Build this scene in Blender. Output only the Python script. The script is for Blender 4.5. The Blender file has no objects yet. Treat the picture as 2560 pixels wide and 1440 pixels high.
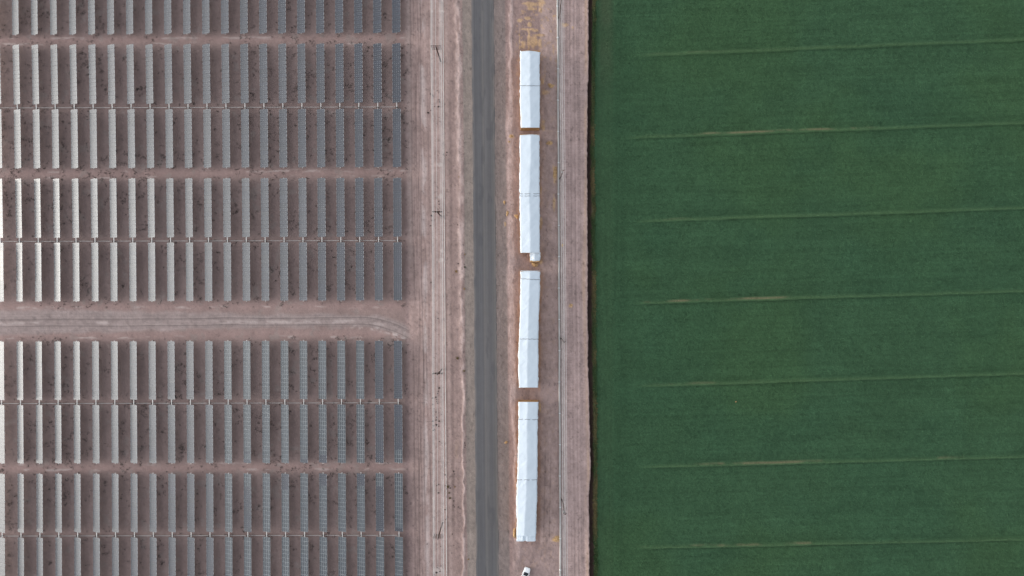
import bpy, math, random
import numpy as np
from mathutils import Vector

R = math.radians
random.seed(7)
rng = np.random.default_rng(7)
scene = bpy.context.scene
col = scene.collection

# ---------------------------------------------------------------- camera, sky, sun, exposure
H = 200.0                      # flying height of the camera (m)
F = 1775.0                     # focal length in pixels of the 2560 px wide photograph
G = H / F                      # metres per photo pixel on the ground
cam_d = bpy.data.cameras.new('camera')
cam_d.sensor_width = 36.0
cam_d.lens = 36.0 * F / 2560.0
cam_d.clip_start = 1.0
cam_d.clip_end = 20000.0
cam = bpy.data.objects.new('camera', cam_d)
cam.location = (0, 0, H)
cam.rotation_euler = (0, 0, 0)
col.objects.link(cam)
scene.camera = cam

SUN_EL, SUN_AZ = 13.0, 272.0   # degrees; azimuth clockwise from +Y, so 270 is -X (left in the picture)
world = bpy.data.worlds.new('World')
scene.world = world
world.use_nodes = True
wn = world.node_tree.nodes
wl = world.node_tree.links
wn.clear()
w_out = wn.new('ShaderNodeOutputWorld')
w_bg = wn.new('ShaderNodeBackground')
w_sky = wn.new('ShaderNodeTexSky')
w_sky.sky_type = 'NISHITA'
w_sky.sun_disc = False
w_sky.sun_elevation = R(SUN_EL)
w_sky.sun_rotation = R(SUN_AZ)
w_sky.air_density = 1.0
w_sky.dust_density = 1.8
w_sky.ozone_density = 1.0
w_hsv = wn.new('ShaderNodeHueSaturation')
w_hsv.inputs['Saturation'].default_value = 0.28
wl.new(w_sky.outputs[0], w_hsv.inputs['Color'])
wl.new(w_hsv.outputs[0], w_bg.inputs['Color'])
w_bg.inputs['Strength'].default_value = 0.15
wl.new(w_bg.outputs[0], w_out.inputs[0])

sun_d = bpy.data.lights.new('sun', 'SUN')
sun_d.energy = 0.5
sun_d.angle = R(120)
sun_d.color = (1.0, 0.98, 0.96)
sun = bpy.data.objects.new('sun', sun_d)
az, el = R(SUN_AZ), R(SUN_EL)
sv = Vector((math.sin(az) * math.cos(el), math.cos(az) * math.cos(el), math.sin(el)))
sun.rotation_euler = sv.to_track_quat('Z', 'Y').to_euler()
sun.location = sv * 300
col.objects.link(sun)

scene.view_settings.view_transform = 'Standard'
scene.view_settings.look = 'None'
scene.view_settings.gamma = 1.0
scene.view_settings.use_curve_mapping = False
scene.view_settings.exposure = 1.22
ILL = 1.0                      # photo value / base colour ratio on open level ground


# ---------------------------------------------------------------- helpers
def P(px, py, z=0.0):
    """A photo pixel at height z -> point in metres (the camera looks straight down)."""
    k = G * (1 - z / H)
    return Vector(((px - 1280.0) * k, (720.0 - py) * k, z))


def lin(r, g=None, b=None):
    c = np.array([r, g, b], float) / 255.0
    return np.where(c <= 0.04045, c / 12.92, ((c + 0.055) / 1.055) ** 2.4)


def tag(o, label=None, cat=None, group=None, kind=None):
    if label: o['label'] = label
    if cat: o['category'] = cat
    if group: o['group'] = group
    if kind: o['kind'] = kind
    return o


def empty(name, loc, rz=0.0):
    o = bpy.data.objects.new(name, None)
    o.empty_display_size = 0.5
    o.location = loc
    o.rotation_euler = (0, 0, rz)
    col.objects.link(o)
    return o


def link(name, me, parent=None, loc=(0, 0, 0), rot=(0, 0, 0)):
    o = bpy.data.objects.new(name, me)
    o.location = loc
    o.rotation_euler = rot
    if parent: o.parent = parent
    col.objects.link(o)
    return o


class MB:
    """Collects simple solids into one mesh."""
    def __init__(self):
        self.v, self.f, self.m = [], [], []

    def add(self, vs, fs, m=0):
        b = len(self.v)
        self.v += [tuple(p) for p in vs]
        self.f += [tuple(i + b for i in f) for f in fs]
        self.m += [m] * len(fs)

    def box(self, c, s, m=0, rz=0.0, taper=1.0):
        x, y, z = s[0] / 2, s[1] / 2, s[2] / 2
        vs = []
        for dz, k in ((-z, 1.0), (z, taper)):
            for dx, dy in ((-x, -y), (x, -y), (x, y), (-x, y)):
                a, b = dx * k, dy * k
                vs.append((c[0] + a * math.cos(rz) - b * math.sin(rz),
                           c[1] + a * math.sin(rz) + b * math.cos(rz), c[2] + dz))
        self.add(vs, [(3, 2, 1, 0), (4, 5, 6, 7), (0, 1, 5, 4), (1, 2, 6, 5), (2, 3, 7, 6), (3, 0, 4, 7)], m)

    def tube(self, pts, r, n=6, m=0, r2=None, cap=True):
        pts = [Vector(p) for p in pts]
        vs, fs = [], []
        k = len(pts)
        for i, p in enumerate(pts):
            d = (pts[min(i + 1, k - 1)] - pts[max(i - 1, 0)]).normalized()
            a = d.cross(Vector((0, 0, 1)))
            if a.length < 1e-3: a = d.cross(Vector((0, 1, 0)))
            a.normalize()
            b = d.cross(a).normalized()
            rr = r if r2 is None else r + (r2 - r) * i / (k - 1)
            for j in range(n):
                t = 2 * math.pi * j / n
                vs.append(p + a * math.cos(t) * rr + b * math.sin(t) * rr)
        for i in range(k - 1):
            for j in range(n):
                j2 = (j + 1) % n
                fs.append((i * n + j, i * n + j2, (i + 1) * n + j2, (i + 1) * n + j))
        if cap:
            fs.append(tuple(range(n - 1, -1, -1)))
            fs.append(tuple((k - 1) * n + j for j in range(n)))
        self.add(vs, fs, m)

    def mesh(self, name, mats, smooth=False):
        me = bpy.data.meshes.new(name)
        me.from_pydata(self.v, [], self.f)
        for m in (mats if isinstance(mats, (list, tuple)) else [mats]):
            me.materials.append(m)
        me.polygons.foreach_set('material_index', self.m)
        if smooth:
            me.polygons.foreach_set('use_smooth', [True] * len(self.f))
        me.update()
        return me


def grid_mesh(name, X, Y, Z, mat, tint=None, smooth=True):
    """X, Y, Z: (ny, nx) arrays -> quad grid mesh with an optional colour attribute."""
    ny, nx = X.shape
    me = bpy.data.meshes.new(name)
    co = np.stack([X, Y, Z], -1).reshape(-1, 3).astype(np.float32)
    i = np.arange((ny - 1) * (nx - 1))
    r, c = i // (nx - 1), i % (nx - 1)
    a = r * nx + c
    idx = np.stack([a, a + 1, a + nx + 1, a + nx], -1)
    raw_mesh(me, co, idx, tint, smooth)
    me.materials.append(mat)
    return me


def raw_mesh(me, co, idx, tint=None, smooth=False):
    n, k = idx.shape
    me.vertices.add(len(co))
    me.vertices.foreach_set('co', co.astype(np.float32).ravel())
    me.loops.add(n * k)
    me.loops.foreach_set('vertex_index', idx.astype(np.int32).ravel())
    me.polygons.add(n)
    me.polygons.foreach_set('loop_start', np.arange(0, n * k, k, dtype=np.int32))
    me.polygons.foreach_set('loop_total', np.full(n, k, dtype=np.int32))
    me.polygons.foreach_set('use_smooth', np.full(n, smooth))
    me.update(calc_edges=True)
    if tint is not None:
        at = me.color_attributes.new('tint', 'FLOAT_COLOR', 'POINT')
        rgba = np.ones((len(co), 4), np.float32)
        rgba[:, :3] = np.clip(tint.reshape(-1, 3), 0.004, 0.85)
        at.data.foreach_set('color', rgba.ravel())


def vnoise(x, y, sx, sy, seed):
    """Smooth value noise with cell size sx, sy, in 0..1."""
    g = np.random.default_rng(seed).random((257, 257))
    u, v = x / sx + 1000.37, y / sy + 1000.73
    i, j = np.floor(u).astype(int), np.floor(v).astype(int)
    fu, fv = u - i, v - j
    fu, fv = fu * fu * (3 - 2 * fu), fv * fv * (3 - 2 * fv)
    i, j = i % 256, j % 256
    return (g[j, i] * (1 - fu) + g[j, i + 1] * fu) * (1 - fv) + (g[j + 1, i] * (1 - fu) + g[j + 1, i + 1] * fu) * fv


def fbm(x, y, sx, sy, seed, o=4, gain=0.5):
    t, a, s = 0, 1.0, 0
    for k in range(o):
        t = t + a * vnoise(x, y, sx / 2 ** k, sy / 2 ** k, seed + k * 13)
        s += a
        a *= gain
    return t / s


def sstep(e0, e1, x):
    t = np.clip((x - e0) / (e1 - e0), 0, 1)
    return t * t * (3 - 2 * t)


def band(x, a, b, s):
    return sstep(a - s, a + s, x) * (1 - sstep(b - s, b + s, x))


def bump(x, c, w):
    return np.exp(-((x - c) / w) ** 2)


# ---------------------------------------------------------------- materials
def mat(name, color=(0.5, 0.5, 0.5), rough=0.8, metal=0.0, spec=0.5, noise=None, tint=False, grain=None,
        bumpy=None, ior=1.5, vary=0.0, spec_tint=None):
    m = bpy.data.materials.new(name)
    m.use_nodes = True
    nt = m.node_tree
    b = nt.nodes['Principled BSDF']
    b.inputs['Roughness'].default_value = rough
    b.inputs['Metallic'].default_value = metal
    b.inputs['Specular IOR Level'].default_value = spec
    b.inputs['IOR'].default_value = ior
    geo = nt.nodes.new('ShaderNodeNewGeometry')
    if tint:
        src = nt.nodes.new('ShaderNodeVertexColor')
        src.layer_name = 'tint'
        c_out = src.outputs['Color']
    else:
        src = nt.nodes.new('ShaderNodeRGB')
        src.outputs[0].default_value = (*color, 1)
        c_out = src.outputs[0]
    sc, lo, hi = noise if noise else (1.5, 0.93, 1.07)
    for s_, l_, h_ in [(sc, lo, hi)] + ([grain] if grain else []):
        n = nt.nodes.new('ShaderNodeTexNoise')
        n.inputs['Scale'].default_value = s_
        n.inputs['Detail'].default_value = 4
        nt.links.new(geo.outputs['Position'], n.inputs['Vector'])
        mr = nt.nodes.new('ShaderNodeMapRange')
        mr.inputs['From Min'].default_value = 0.3
        mr.inputs['From Max'].default_value = 0.7
        mr.inputs['To Min'].default_value = l_
        mr.inputs['To Max'].default_value = h_
        nt.links.new(n.outputs['Fac'], mr.inputs['Value'])
        vm = nt.nodes.new('ShaderNodeVectorMath')
        vm.operation = 'SCALE'
        nt.links.new(c_out, vm.inputs[0])
        nt.links.new(mr.outputs[0], vm.inputs['Scale'])
        c_out = vm.outputs[0]
    if vary:
        oi = nt.nodes.new('ShaderNodeObjectInfo')
        mr = nt.nodes.new('ShaderNodeMapRange')
        mr.inputs['To Min'].default_value = 1 - vary
        mr.inputs['To Max'].default_value = 1 + vary
        nt.links.new(oi.outputs['Random'], mr.inputs['Value'])
        vm = nt.nodes.new('ShaderNodeVectorMath')
        vm.operation = 'SCALE'
        nt.links.new(c_out, vm.inputs[0])
        nt.links.new(mr.outputs[0], vm.inputs['Scale'])
        c_out = vm.outputs[0]
    nt.links.new(c_out, b.inputs['Base Color'])
    if spec_tint: b.inputs['Specular Tint'].default_value = (*spec_tint, 1)
    if bumpy:
        n = nt.nodes.new('ShaderNodeTexNoise')
        n.inputs['Scale'].default_value = bumpy[0]
        n.inputs['Detail'].default_value = 5
        nt.links.new(geo.outputs['Position'], n.inputs['Vector'])
        bp = nt.nodes.new('ShaderNodeBump')
        bp.inputs['Strength'].default_value = bumpy[1]
        bp.inputs['Distance'].default_value = bumpy[2]
        nt.links.new(n.outputs['Fac'], bp.inputs['Height'])
        nt.links.new(bp.outputs[0], b.inputs['Normal'])
    return m


M = {}
M['soil'] = mat('soil', tint=True, rough=1.0, spec=0.1, noise=(0.8, 0.95, 1.05), grain=(5.0, 0.88, 1.12), bumpy=(3.0, 0.6, 0.12))
M['asphalt'] = mat('asphalt', tint=True, rough=0.9, spec=0.2, noise=(0.5, 0.97, 1.03), grain=(8.0, 0.95, 1.05), bumpy=(20.0, 0.2, 0.01))
M['crop'] = mat('crop', tint=True, rough=0.9, spec=0.15, noise=(0.25, 0.95, 1.05), grain=(3.0, 0.85, 1.15), bumpy=(2.0, 0.7, 0.2))
M['leaf'] = mat('leaf', tint=True, rough=0.75, spec=0.2)
M['weed'] = mat('weed', (0.085, 0.07, 0.063), rough=1.0, spec=0.1, noise=(0.7, 0.7, 1.4))
M['glass'] = mat('panel_glass', (0.009, 0.012, 0.026), rough=0.34, spec=0.56, ior=1.5, vary=0.15, spec_tint=(0.94, 0.99, 1.03))
M['glass2'] = mat('panel_glass_framed', (0.02, 0.027, 0.038), rough=0.34, spec=0.52, ior=1.5, vary=0.15, spec_tint=(0.94, 0.99, 1.03))
M['alu'] = mat('aluminium', (0.62, 0.64, 0.65), rough=0.45, metal=0.3)
M['frame'] = mat('panel_frame', (0.25, 0.275, 0.295), rough=0.6, spec=0.3)
M['clip'] = mat('panel_clip', (0.36, 0.385, 0.41), rough=0.6, spec=0.3)
M['galv'] = mat('galvanised_steel', (0.62, 0.6, 0.58), rough=0.5, metal=0.2, noise=(3, 0.9, 1.08))
M['dark'] = mat('dark_iron', (0.025, 0.024, 0.025), rough=0.6)
M['tarp'] = mat('white_tarpaulin', (0.585, 0.66, 0.735), rough=0.6, spec=0.3, noise=(0.4, 0.97, 1.02), grain=(2.0, 0.98, 1.01), bumpy=(1.6, 0.3, 0.08))
M['rope'] = mat('dark_rope', (0.05, 0.05, 0.055), rough=0.9)
M['hay'] = mat('hay', (0.42, 0.25, 0.12), rough=1.0, spec=0.1, noise=(1.2, 0.75, 1.2), grain=(9, 0.8, 1.2), bumpy=(8, 0.7, 0.08))
M['pole'] = mat('weathered_pole_wood', (0.05, 0.024, 0.018), rough=0.9, noise=(2, 0.75, 1.3))
M['wire'] = mat('overhead_wire_aluminium', (0.55, 0.54, 0.54), rough=0.6, spec=0.3)
M['pipe'] = mat('pale_pvc_pipe', (0.45, 0.44, 0.425), rough=0.6, noise=(0.3, 0.9, 1.08))
M['steel_grey'] = mat('grey_painted_steel', (0.2, 0.2, 0.2), rough=0.6)
M['ceramic'] = mat('insulator_ceramic', (0.5, 0.5, 0.5), rough=0.3)
M['paint'] = mat('white_car_paint', (0.8, 0.82, 0.84), rough=0.22, spec=0.6)
M['cglass'] = mat('car_window_glass', (0.012, 0.018, 0.022), rough=0.05, spec=0.6)
M['tyre'] = mat('tyre_rubber', (0.02, 0.02, 0.02), rough=0.9)
M['lamp'] = mat('headlight_lens', (0.55, 0.57, 0.6), rough=0.1)
M['red'] = mat('tail_light_lens', (0.25, 0.01, 0.01), rough=0.2)
M['shrub_dark'] = mat('dry_dark_shrub', (0.05, 0.04, 0.038), rough=1.0, spec=0.1, noise=(1.5, 0.7, 1.4))
M['shrub_olive'] = mat('olive_shrub', (0.13, 0.10, 0.045), rough=1.0, spec=0.1, noise=(1.5, 0.7, 1.4))
M['shrub_tan'] = mat('straw_coloured_shrub', (0.30, 0.20, 0.10), rough=1.0, spec=0.1, noise=(1.5, 0.75, 1.3))
M['shrub_green'] = mat('green_shrub', (0.05, 0.055, 0.03), rough=1.0, spec=0.1, noise=(1.5, 0.7, 1.4))

# ---------------------------------------------------------------- layout, measured on the photograph
TIER = [  # y range at the left column, y range at the right column
    (-61.0, 86.9, -66.2, 81.8), (112.0, 261.0, 108.4, 256.4), (273.5, 421.0, 272.0, 417.5), (447.0, 594.8, 444.5, 591.7),
    (607.0, 753.6, 605.3, 751.0), (853.8, 1000.0, 851.9, 997.0), (1012.5, 1158.4, 1011.1, 1156.7),
    (1184.5, 1331.3, 1183.6, 1328.5), (1343.8, 1490.5, 1342.2, 1488.0)]
NC = 21                                            # full columns, plus one cut by the left edge of the picture
YL = np.array([0, 85, 112, 262, 595, 680, 925, 1085, 1260, 1440, 1500.])
XL = np.array([37, 38.8, 39.2, 42.4, 47.6, 48.6, 49.5, 51.2, 51.7, 52.2, 52.4])
YR = np.array([0, 182, 345, 515, 680, 925, 1085, 1260, 1440, 1500.])
XR = np.array([990.2, 991.2, 992.2, 993.2, 994.2, 994.9, 995.7, 997.0, 997.7, 998.0])


def col_x(c, y):
    xl, xr = np.interp(y, YL, XL), np.interp(y, YR, XR)
    return xl + (xr - xl) * c / (NC - 1)


def shear_u(px, py):
    return px - 0.0085 * (py - 720)


DITCH_Y = [-200, 0, 150, 360, 680, 900, 1000, 1100, 1180, 1250, 1440, 1650]
DITCH_L = [1473, 1472, 1471, 1467.7, 1469, 1470, 1472.5, 1475, 1477, 1472, 1474, 1475]
DITCH_R = [1484, 1484, 1483, 1481, 1484.5, 1485.5, 1486, 1487, 1487.5, 1487, 1489, 1490]

STACKS = {}                                        # filled below: y -> (left, right)
STACK_POLY = [
    # y0, y1, [(y, left, ridge, right) ...]
    dict(y=(125.5, 319), pl=[(125.5, 1301.6, 1324, 1346.0), (131, 1301.4, 1325, 1349.6), (142, 1301.3, 1325.6, 1349.4), (150, 1301.2, 1325.8, 1348.2), (214, 1301.2, 1324.6, 1348.8), (250, 1300.4, 1325.2, 1349.0), (300, 1302.2, 1326.4, 1349.0), (319, 1302.8, 1326, 1348.3)]),
    dict(y=(335, 631.8), pl=[(335, 1301.6, 1326, 1347), (340, 1299.9, 1327, 1348), (400, 1300.4, 1326.8, 1348.2), (450, 1299.6, 1325, 1347.6), (487, 1299.8, 1323.2, 1348.2), (540, 1300.6, 1325.2, 1348.4), (600, 1301.4, 1325.6, 1348.6), (631.8, 1302.4, 1325.6, 1348.0)]),
    dict(y=(676.6, 969), pl=[(676.6, 1302, 1324.4, 1348), (681, 1300.5, 1324.6, 1349.6), (692, 1303, 1324.6, 1349), (720, 1301.8, 1323.4, 1348.8), (780, 1301, 1321.6, 1346.6), (848, 1298.2, 1319.6, 1344.4), (890, 1296.6, 1318.6, 1345.4), (930, 1297, 1318, 1345.2), (969, 1298.6, 1318, 1344.4)]),
    dict(y=(1005, 1358), pl=[(1005, 1297, 1319.6, 1344.4), (1015, 1296.6, 1319.4, 1344.8), (1050, 1297.4, 1317.6, 1343.2), (1100, 1296.4, 1317, 1343), (1150, 1295.2, 1317.8, 1343), (1198, 1294, 1316.6, 1342), (1203, 1293.2, 1316.2, 1341.6), (1250, 1291.4, 1315.4, 1342), (1300, 1292.8, 1311.8, 1339.6), (1340, 1291.8, 1310.6, 1338.8), (1350, 1292.2, 1311, 1339), (1358, 1294, 1312, 1337)]),
]
SMALL_STACK = (1325, 1349.4, 633, 654.5)


def near_stack(px, py):
    """Signed distance-like mask in pixels to the footprints of the hay stacks (0 inside)."""
    d = np.full(px.shape, 1e3)
    for s in STACK_POLY:
        ys = [p[0] for p in s['pl']]
        l = np.interp(py, ys, [p[1] for p in s['pl']])
        r = np.interp(py, ys, [p[3] for p in s['pl']])
        dx = np.maximum(np.maximum(l - px, px - r), 0)
        dy = np.maximum(np.maximum(s['y'][0] - py, py - s['y'][1]), 0)
        d = np.minimum(d, np.hypot(dx, dy))
    l, r, a, b = SMALL_STACK
    d = np.minimum(d, np.hypot(np.maximum(np.maximum(l - px, px - r), 0), np.maximum(np.maximum(a - py, py - b), 0)))
    return d


def mix(c, k, w):
    w = w[..., None]
    return c * (1 - w) + k * w


# ---------------------------------------------------------------- ground
def build_ground():
    gx = np.concatenate([np.arange(-140, 1005, 2.5), np.arange(1005, 1500.1, 1.45)])
    gy = np.arange(-150, 1590.1, 2.0)
    PX, PY = np.meshgrid(gx, gy)
    X, Y = (PX - 1280) * G, (720 - PY) * G
    u = shear_u(PX, PY)
    wob = (fbm(X, Y, 6, 14, 3) - 0.5) * 8
    n1 = fbm(X, Y, 9, 9, 11)
    n2 = fbm(X, Y, 1.6, 1.6, 21)
    n3 = fbm(X, Y, 0.5, 0.5, 29, 2)
    wander = (fbm(X, Y, 9, 26, 199, 3) - 0.5) * 9
    streak_v = 0.5 * fbm(u * G, Y, 0.55, 45, 31, 3, 0.7) + 0.5 * fbm((u + wander) * G, Y, 0.5, 16, 32, 3, 0.7)          # wheel streaks along the corridor
    streak_h = fbm(X, Y, 30, 0.5, 37, 3, 0.7)
    C = np.empty(PX.shape + (3,))
    C[:] = lin(146, 126, 124)
    Z = (n2 - 0.5) * 0.06 + (n3 - 0.5) * 0.03
    C *= (0.86 + 0.28 * n1)[..., None]

    # --- solar farm floor: slightly greyer and darker under the tables, pinker in the aisles
    farm = 1 - sstep(1006, 1022, PX + wob)
    C = mix(C, lin(146, 127, 123) * (0.82 + 0.36 * fbm(X, Y, 5, 8, 41))[..., None], farm)
    for yc, w in ((98, 11), (432, 11), (1170, 11), (765, 14), (838, 13)):
        yy = PY - yc + (PX - 500) * 0.004 + (fbm(X, Y, 12, 12, 51) - 0.5) * 9
        C = mix(C, lin(157, 134, 130) * (0.9 + 0.2 * n1)[..., None], farm * bump(yy, 0, w) * 0.85)
    # pale crusts and salt smears along the aisles
    for yc, s_ in ((95, 61), (109, 62), (428, 63), (443, 64), (1160, 65), (1174, 66), (768, 67), (843, 68)):
        sm = sstep(0.60, 0.72, fbm(X, Y, 4, 0.9, s_)) * bump(PY - yc + (PX - 500) * 0.003, 0, 3.2)
        C = mix(C, lin(186, 170, 166), farm * sm * 0.8)
    sm = sstep(0.64, 0.76, fbm(X, Y, 2.4, 2.4, 71))
    C = mix(C, lin(150, 138, 134), farm * sm * 0.5)

    # --- cross track through the farm, bending down into the perimeter track
    cy = 806 + (500 - PX) * 0.006 + (fbm(X, Y, 30, 30, 73) - 0.5) * 6
    bend = np.clip(PX - 900, 0, None)
    cyb = cy + bend ** 2 / 420.0
    on = 1 - sstep(1040, 1062, PX)
    d = PY - cyb
    d = np.where(bend > 0, d / np.sqrt(1 + (bend / 210.0) ** 2), d)
    edge = (fbm(X, Y, 4, 2, 75) - 0.5) * 14
    wid = np.interp(PX, [0, 200, 400, 600, 900, 1050], [34, 30, 25, 18, 17, 14])
    gravel = (1 - sstep(wid - 8, wid + 5, np.abs(d + 3) + edge)) * on
    C = mix(C, lin(158, 145, 143) * (0.78 + 0.44 * fbm(X, Y, 1.2, 0.8, 77))[..., None] * (0.88 + 0.24 * streak_h)[..., None], gravel * 0.75)
    C = mix(C, lin(190, 176, 173), gravel * bump(d, 0, 5) * sstep(0.45, 0.65, fbm(X, Y, 3, 1, 78)) * 0.6)
    C = mix(C, lin(196, 182, 178), on * bump(d, 13, 5) * sstep(0.5, 0.62, fbm(X, Y, 1.5, 1.5, 79)) * sstep(850, 920, PX) * 0.9)
    for off, w, k in ((-9.5, 1.4, 0.5), (-6, 0.9, 0.3), (7.5, 1.3, 0.5), (-16, 1, 0.15), (12, 1, 0.2)):
        tr = bump(d, off + (fbm(X, Y, 25, 25, 80) - 0.5) * 5, w) * on
        C *= (1 - k * tr * (0.6 + 0.4 * n2))[..., None]
        Z -= 0.05 * tr
    Z += 0.03 * gravel * (n3 - 0.5)

    # --- perimeter track between the tables and the fence
    per = sstep(1010, 1030, u + wob * 0.4) * (1 - sstep(1108, 1113, u))
    C = mix(C, lin(166, 144, 139) * (0.78 + 0.44 * streak_v)[..., None] * (0.9 + 0.2 * n2)[..., None], per)
    C = mix(C, lin(166, 152, 148), per * bump(u, 1024, 8) * 0.5 * (1 - sstep(620, 700, PY)))
    C = mix(C, lin(190, 174, 171), per * bump(u, 1062 + (fbm(X, Y, 3, 10, 83) - 0.5) * 8, 7) * sstep(0.42, 0.6, fbm(X, Y, 2, 8, 84)) * 0.9)
    for c0, w, k in ((1033, 1.5, .28), (1038, 1, .2), (1045, 1.6, .25), (1050, 1.2, .3), (1056, 1.3, .32), (1030, 1.0, .15), (1074, 1, .18), (1080, .8, .12), (1040, 1.2, .15)):
        tr = bump(u + (fbm(X * 0, Y, 60, 22, 300 + int(c0)) - 0.5) * 11, c0, w) * per * sstep(0.25, 0.5, vnoise(X * 0, Y, 9, 13, 400 + int(c0)))
        C *= (1 - k * tr * (0.5 + vnoise(X, Y, 9, 14, int(c0))))[..., None]
        Z -= 0.04 * tr
    # wavy tyre marks low in the frame
    for c0, amp, s_ in ((1066, 6, 86), (1072, 8, 87), (1061, 5, 88), (1052, 14, 89), (1057, 15, 90), (1084, 9, 91)):
        tr = bump(u - amp * np.sin(Y / (17.0 + s_ % 5 * 4) + s_), c0, 1.1) * per * np.where(s_ < 89, sstep(800, 880, PY), 0.8)
        C *= (1 - 0.22 * tr)[..., None]
    C = mix(C, lin(174, 154, 149), per * bump(u, 1098, 14) * 0.45)

    # --- verge between fence and road
    ver = sstep(1111, 1115, u) * (1 - sstep(1160, 1166, u))
    C = mix(C, lin(156, 135, 130) * (0.78 + 0.44 * streak_v)[..., None] * (0.9 + 0.2 * n2)[..., None], ver)
    C = mix(C, lin(178, 158, 153), ver * bump(u, 1121, 5) * 0.55)
    C *= (1 - 0.2 * bump(u, 1128, 4) * ver * sstep(0.4, 0.6, vnoise(X, Y, 8, 30, 90)))[..., None]
    C *= (1 - 0.3 * bump(u, 1114.6, 1.1))[..., None]
    C = mix(C, lin(188, 160, 128), ver * bump(u, 1139, 5) * sstep(0.5, 0.62, fbm(X, Y, 3, 6, 91)) * bump(PY, 1200, 60) * 0.9)
    # pale graded windrow beside the left shoulder
    bw = np.interp(PY, [0, 400, 800, 950, 1250, 1440], [1151, 1153.5, 1154, 1157, 1155, 1153])
    bwid = np.interp(PY, [0, 700, 850, 1000, 1250, 1440], [7, 7, 6, 4.5, 3.0, 3.0])
    berm = bump(u + (fbm(X, Y, 1.2, 2.2, 93) - 0.5) * 12, bw, bwid)
    C = mix(C, lin(192, 171, 166) * (0.8 + 0.4 * n2)[..., None], np.clip(berm * (fbm(X, Y, 1.0, 3, 94) * 2.6 - 0.5), 0, 1) * ver * 0.9)
    Z += berm * 0.22 * (0.7 + 0.6 * n2)
    # gravel shoulders
    sl = band(u + (fbm(X, Y, 1.5, 5, 95) - 0.5) * 4, 1162, 1200, 2.5)
    C = mix(C, lin(143, 132, 126) * (0.86 + 0.28 * streak_v)[..., None], sl)
    C = mix(C, lin(132, 120, 117) * (0.84 + 0.32 * streak_v)[..., None], band(u + wob * 0.25, 1228, 1270, 2.5))
    C = mix(C, lin(118, 110, 108), bump(u, 1244, 2) * 0.5)
    # --- right verge
    rv = sstep(1265, 1272, u + wob * 0.3)
    C = mix(C, lin(149, 128, 124) * (0.78 + 0.44 * fbm(X, Y, 1.2, 6, 97))[..., None], rv)
    bc = np.interp(PY, [0, 230, 300, 700, 1000, 1100, 1440], [1282.5, 1283, 1279, 1279, 1282, 1284, 1292])
    bw2 = np.interp(PY, [0, 220, 300, 700, 1000, 1100, 1300, 1440], [4.5, 4.5, 8, 8.5, 8, 4, 5, 10])
    b2 = bump(u + (fbm(X, Y, 1.2, 2.6, 98) - 0.5) * 12, bc, bw2)
    b2[:] = np.clip(b2 * 1.3, 0, 1)
    C = mix(C, lin(183, 162, 158) * (0.8 + 0.4 * n2)[..., None], b2 * 0.85)
    Z += b2 * 0.12
    # rough darker ground beside the stacks up to the pipe
    rg = sstep(1347, 1354, PX) * (1 - sstep(1392, 1398, PX))
    C = mix(C, lin(168, 147, 142) * (0.74 + 0.56 * fbm(X, Y, 1.0, 2.0, 99))[..., None], rg * 0.9)
    C = mix(C, lin(150, 132, 130), rg * band(PY, 955, 1010, 15) * 0.7)
    C = mix(C, lin(152, 133, 130) * (0.78 + 0.44 * fbm(X, Y, 1.2, 1.6, 100))[..., None], sstep(1350, 1375, PY) * band(PX, 1283, 1470, 4) * 0.9)
    for c0 in (1360, 1374):
        C *= (1 - 0.28 * bump(PX - (PY - 1300) * -0.02, c0, 1.2) * band(PY, 1130, 1350, 20))[..., None]
    # mauve strip between pipe and ditch with tyre tracks
    mv = sstep(1394, 1399, PX)
    C = mix(C, lin(168, 148, 145) * (0.80 + 0.40 * fbm(u * G, Y, 0.7, 25, 103, 3, .7))[..., None] * (0.86 + 0.28 * n2)[..., None], mv)
    C = mix(C, lin(142, 134, 132), mv * bump(u, 1404, 6) * 0.5)
    tread = 0.5 + 0.5 * np.sin(Y * 9 + 5 * fbm(X, Y, 3, 3, 104))
    for c0, w, k in ((1431, 1.6, .22), (1441, 1.4, .26), (1449, 1.2, .15), (1424, 1.0, .1), (1454, 3, .12)):
        tr = bump(u + (fbm(X, Y, 60, 30, 105) - 0.5) * 5, c0, w) * mv
        C *= (1 - k * tr * (0.5 + 0.7 * vnoise(X, Y, 9, 16, int(c0))))[..., None]
        Z -= 0.05 * tr
    C *= (1 - 0.10 * tread * mv * band(u, 1446, 1462, 3) * sstep(0.4, 0.6, vnoise(X, Y, 9, 18, 106)))[..., None]
    C *= (1 - 0.09 * tread * mv * band(u, 1410, 1430, 3) * sstep(0.4, 0.6, vnoise(X, Y, 9, 18, 107)))[..., None]
    # sandy orange strip at the ditch shoulder
    dl = np.interp(PY, DITCH_Y, DITCH_L)
    dr = np.interp(PY, DITCH_Y, DITCH_R)
    so = np.interp(PY, [0, 60, 300, 400, 600, 680, 780, 900, 1440], [6, 6, 4, 2.5, 5, 8, 8, 5, 5])
    sw = bump(PX, dl - so - 1, 2.0 + so * 0.38) * np.clip(fbm(X, Y, 2, 9, 111) * 2.4 - 0.45, 0, 1)
    C = mix(C, lin(180, 152, 130), np.clip(sw, 0, 1) * 0.55)

    # --- hay litter
    ds = near_stack(PX, PY)
    hl = np.exp(-(ds / np.where(PX < 1325, 6.0, 8.0)) ** 2) * np.where((PX > 1299) & (PX < 1347), 0.35, 1) * (1 - sstep(1340, 1356, PY)) * np.interp(PY, [100, 600, 700, 900], [.6, .6, 1, 1]) * np.clip(fbm(X, Y, 1.6, 4, 113) * 3.2 - 1.05, 0, 1)
    C = mix(C, lin(176, 132, 95) * (0.8 + 0.4 * n3)[..., None], hl * 0.66)
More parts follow.
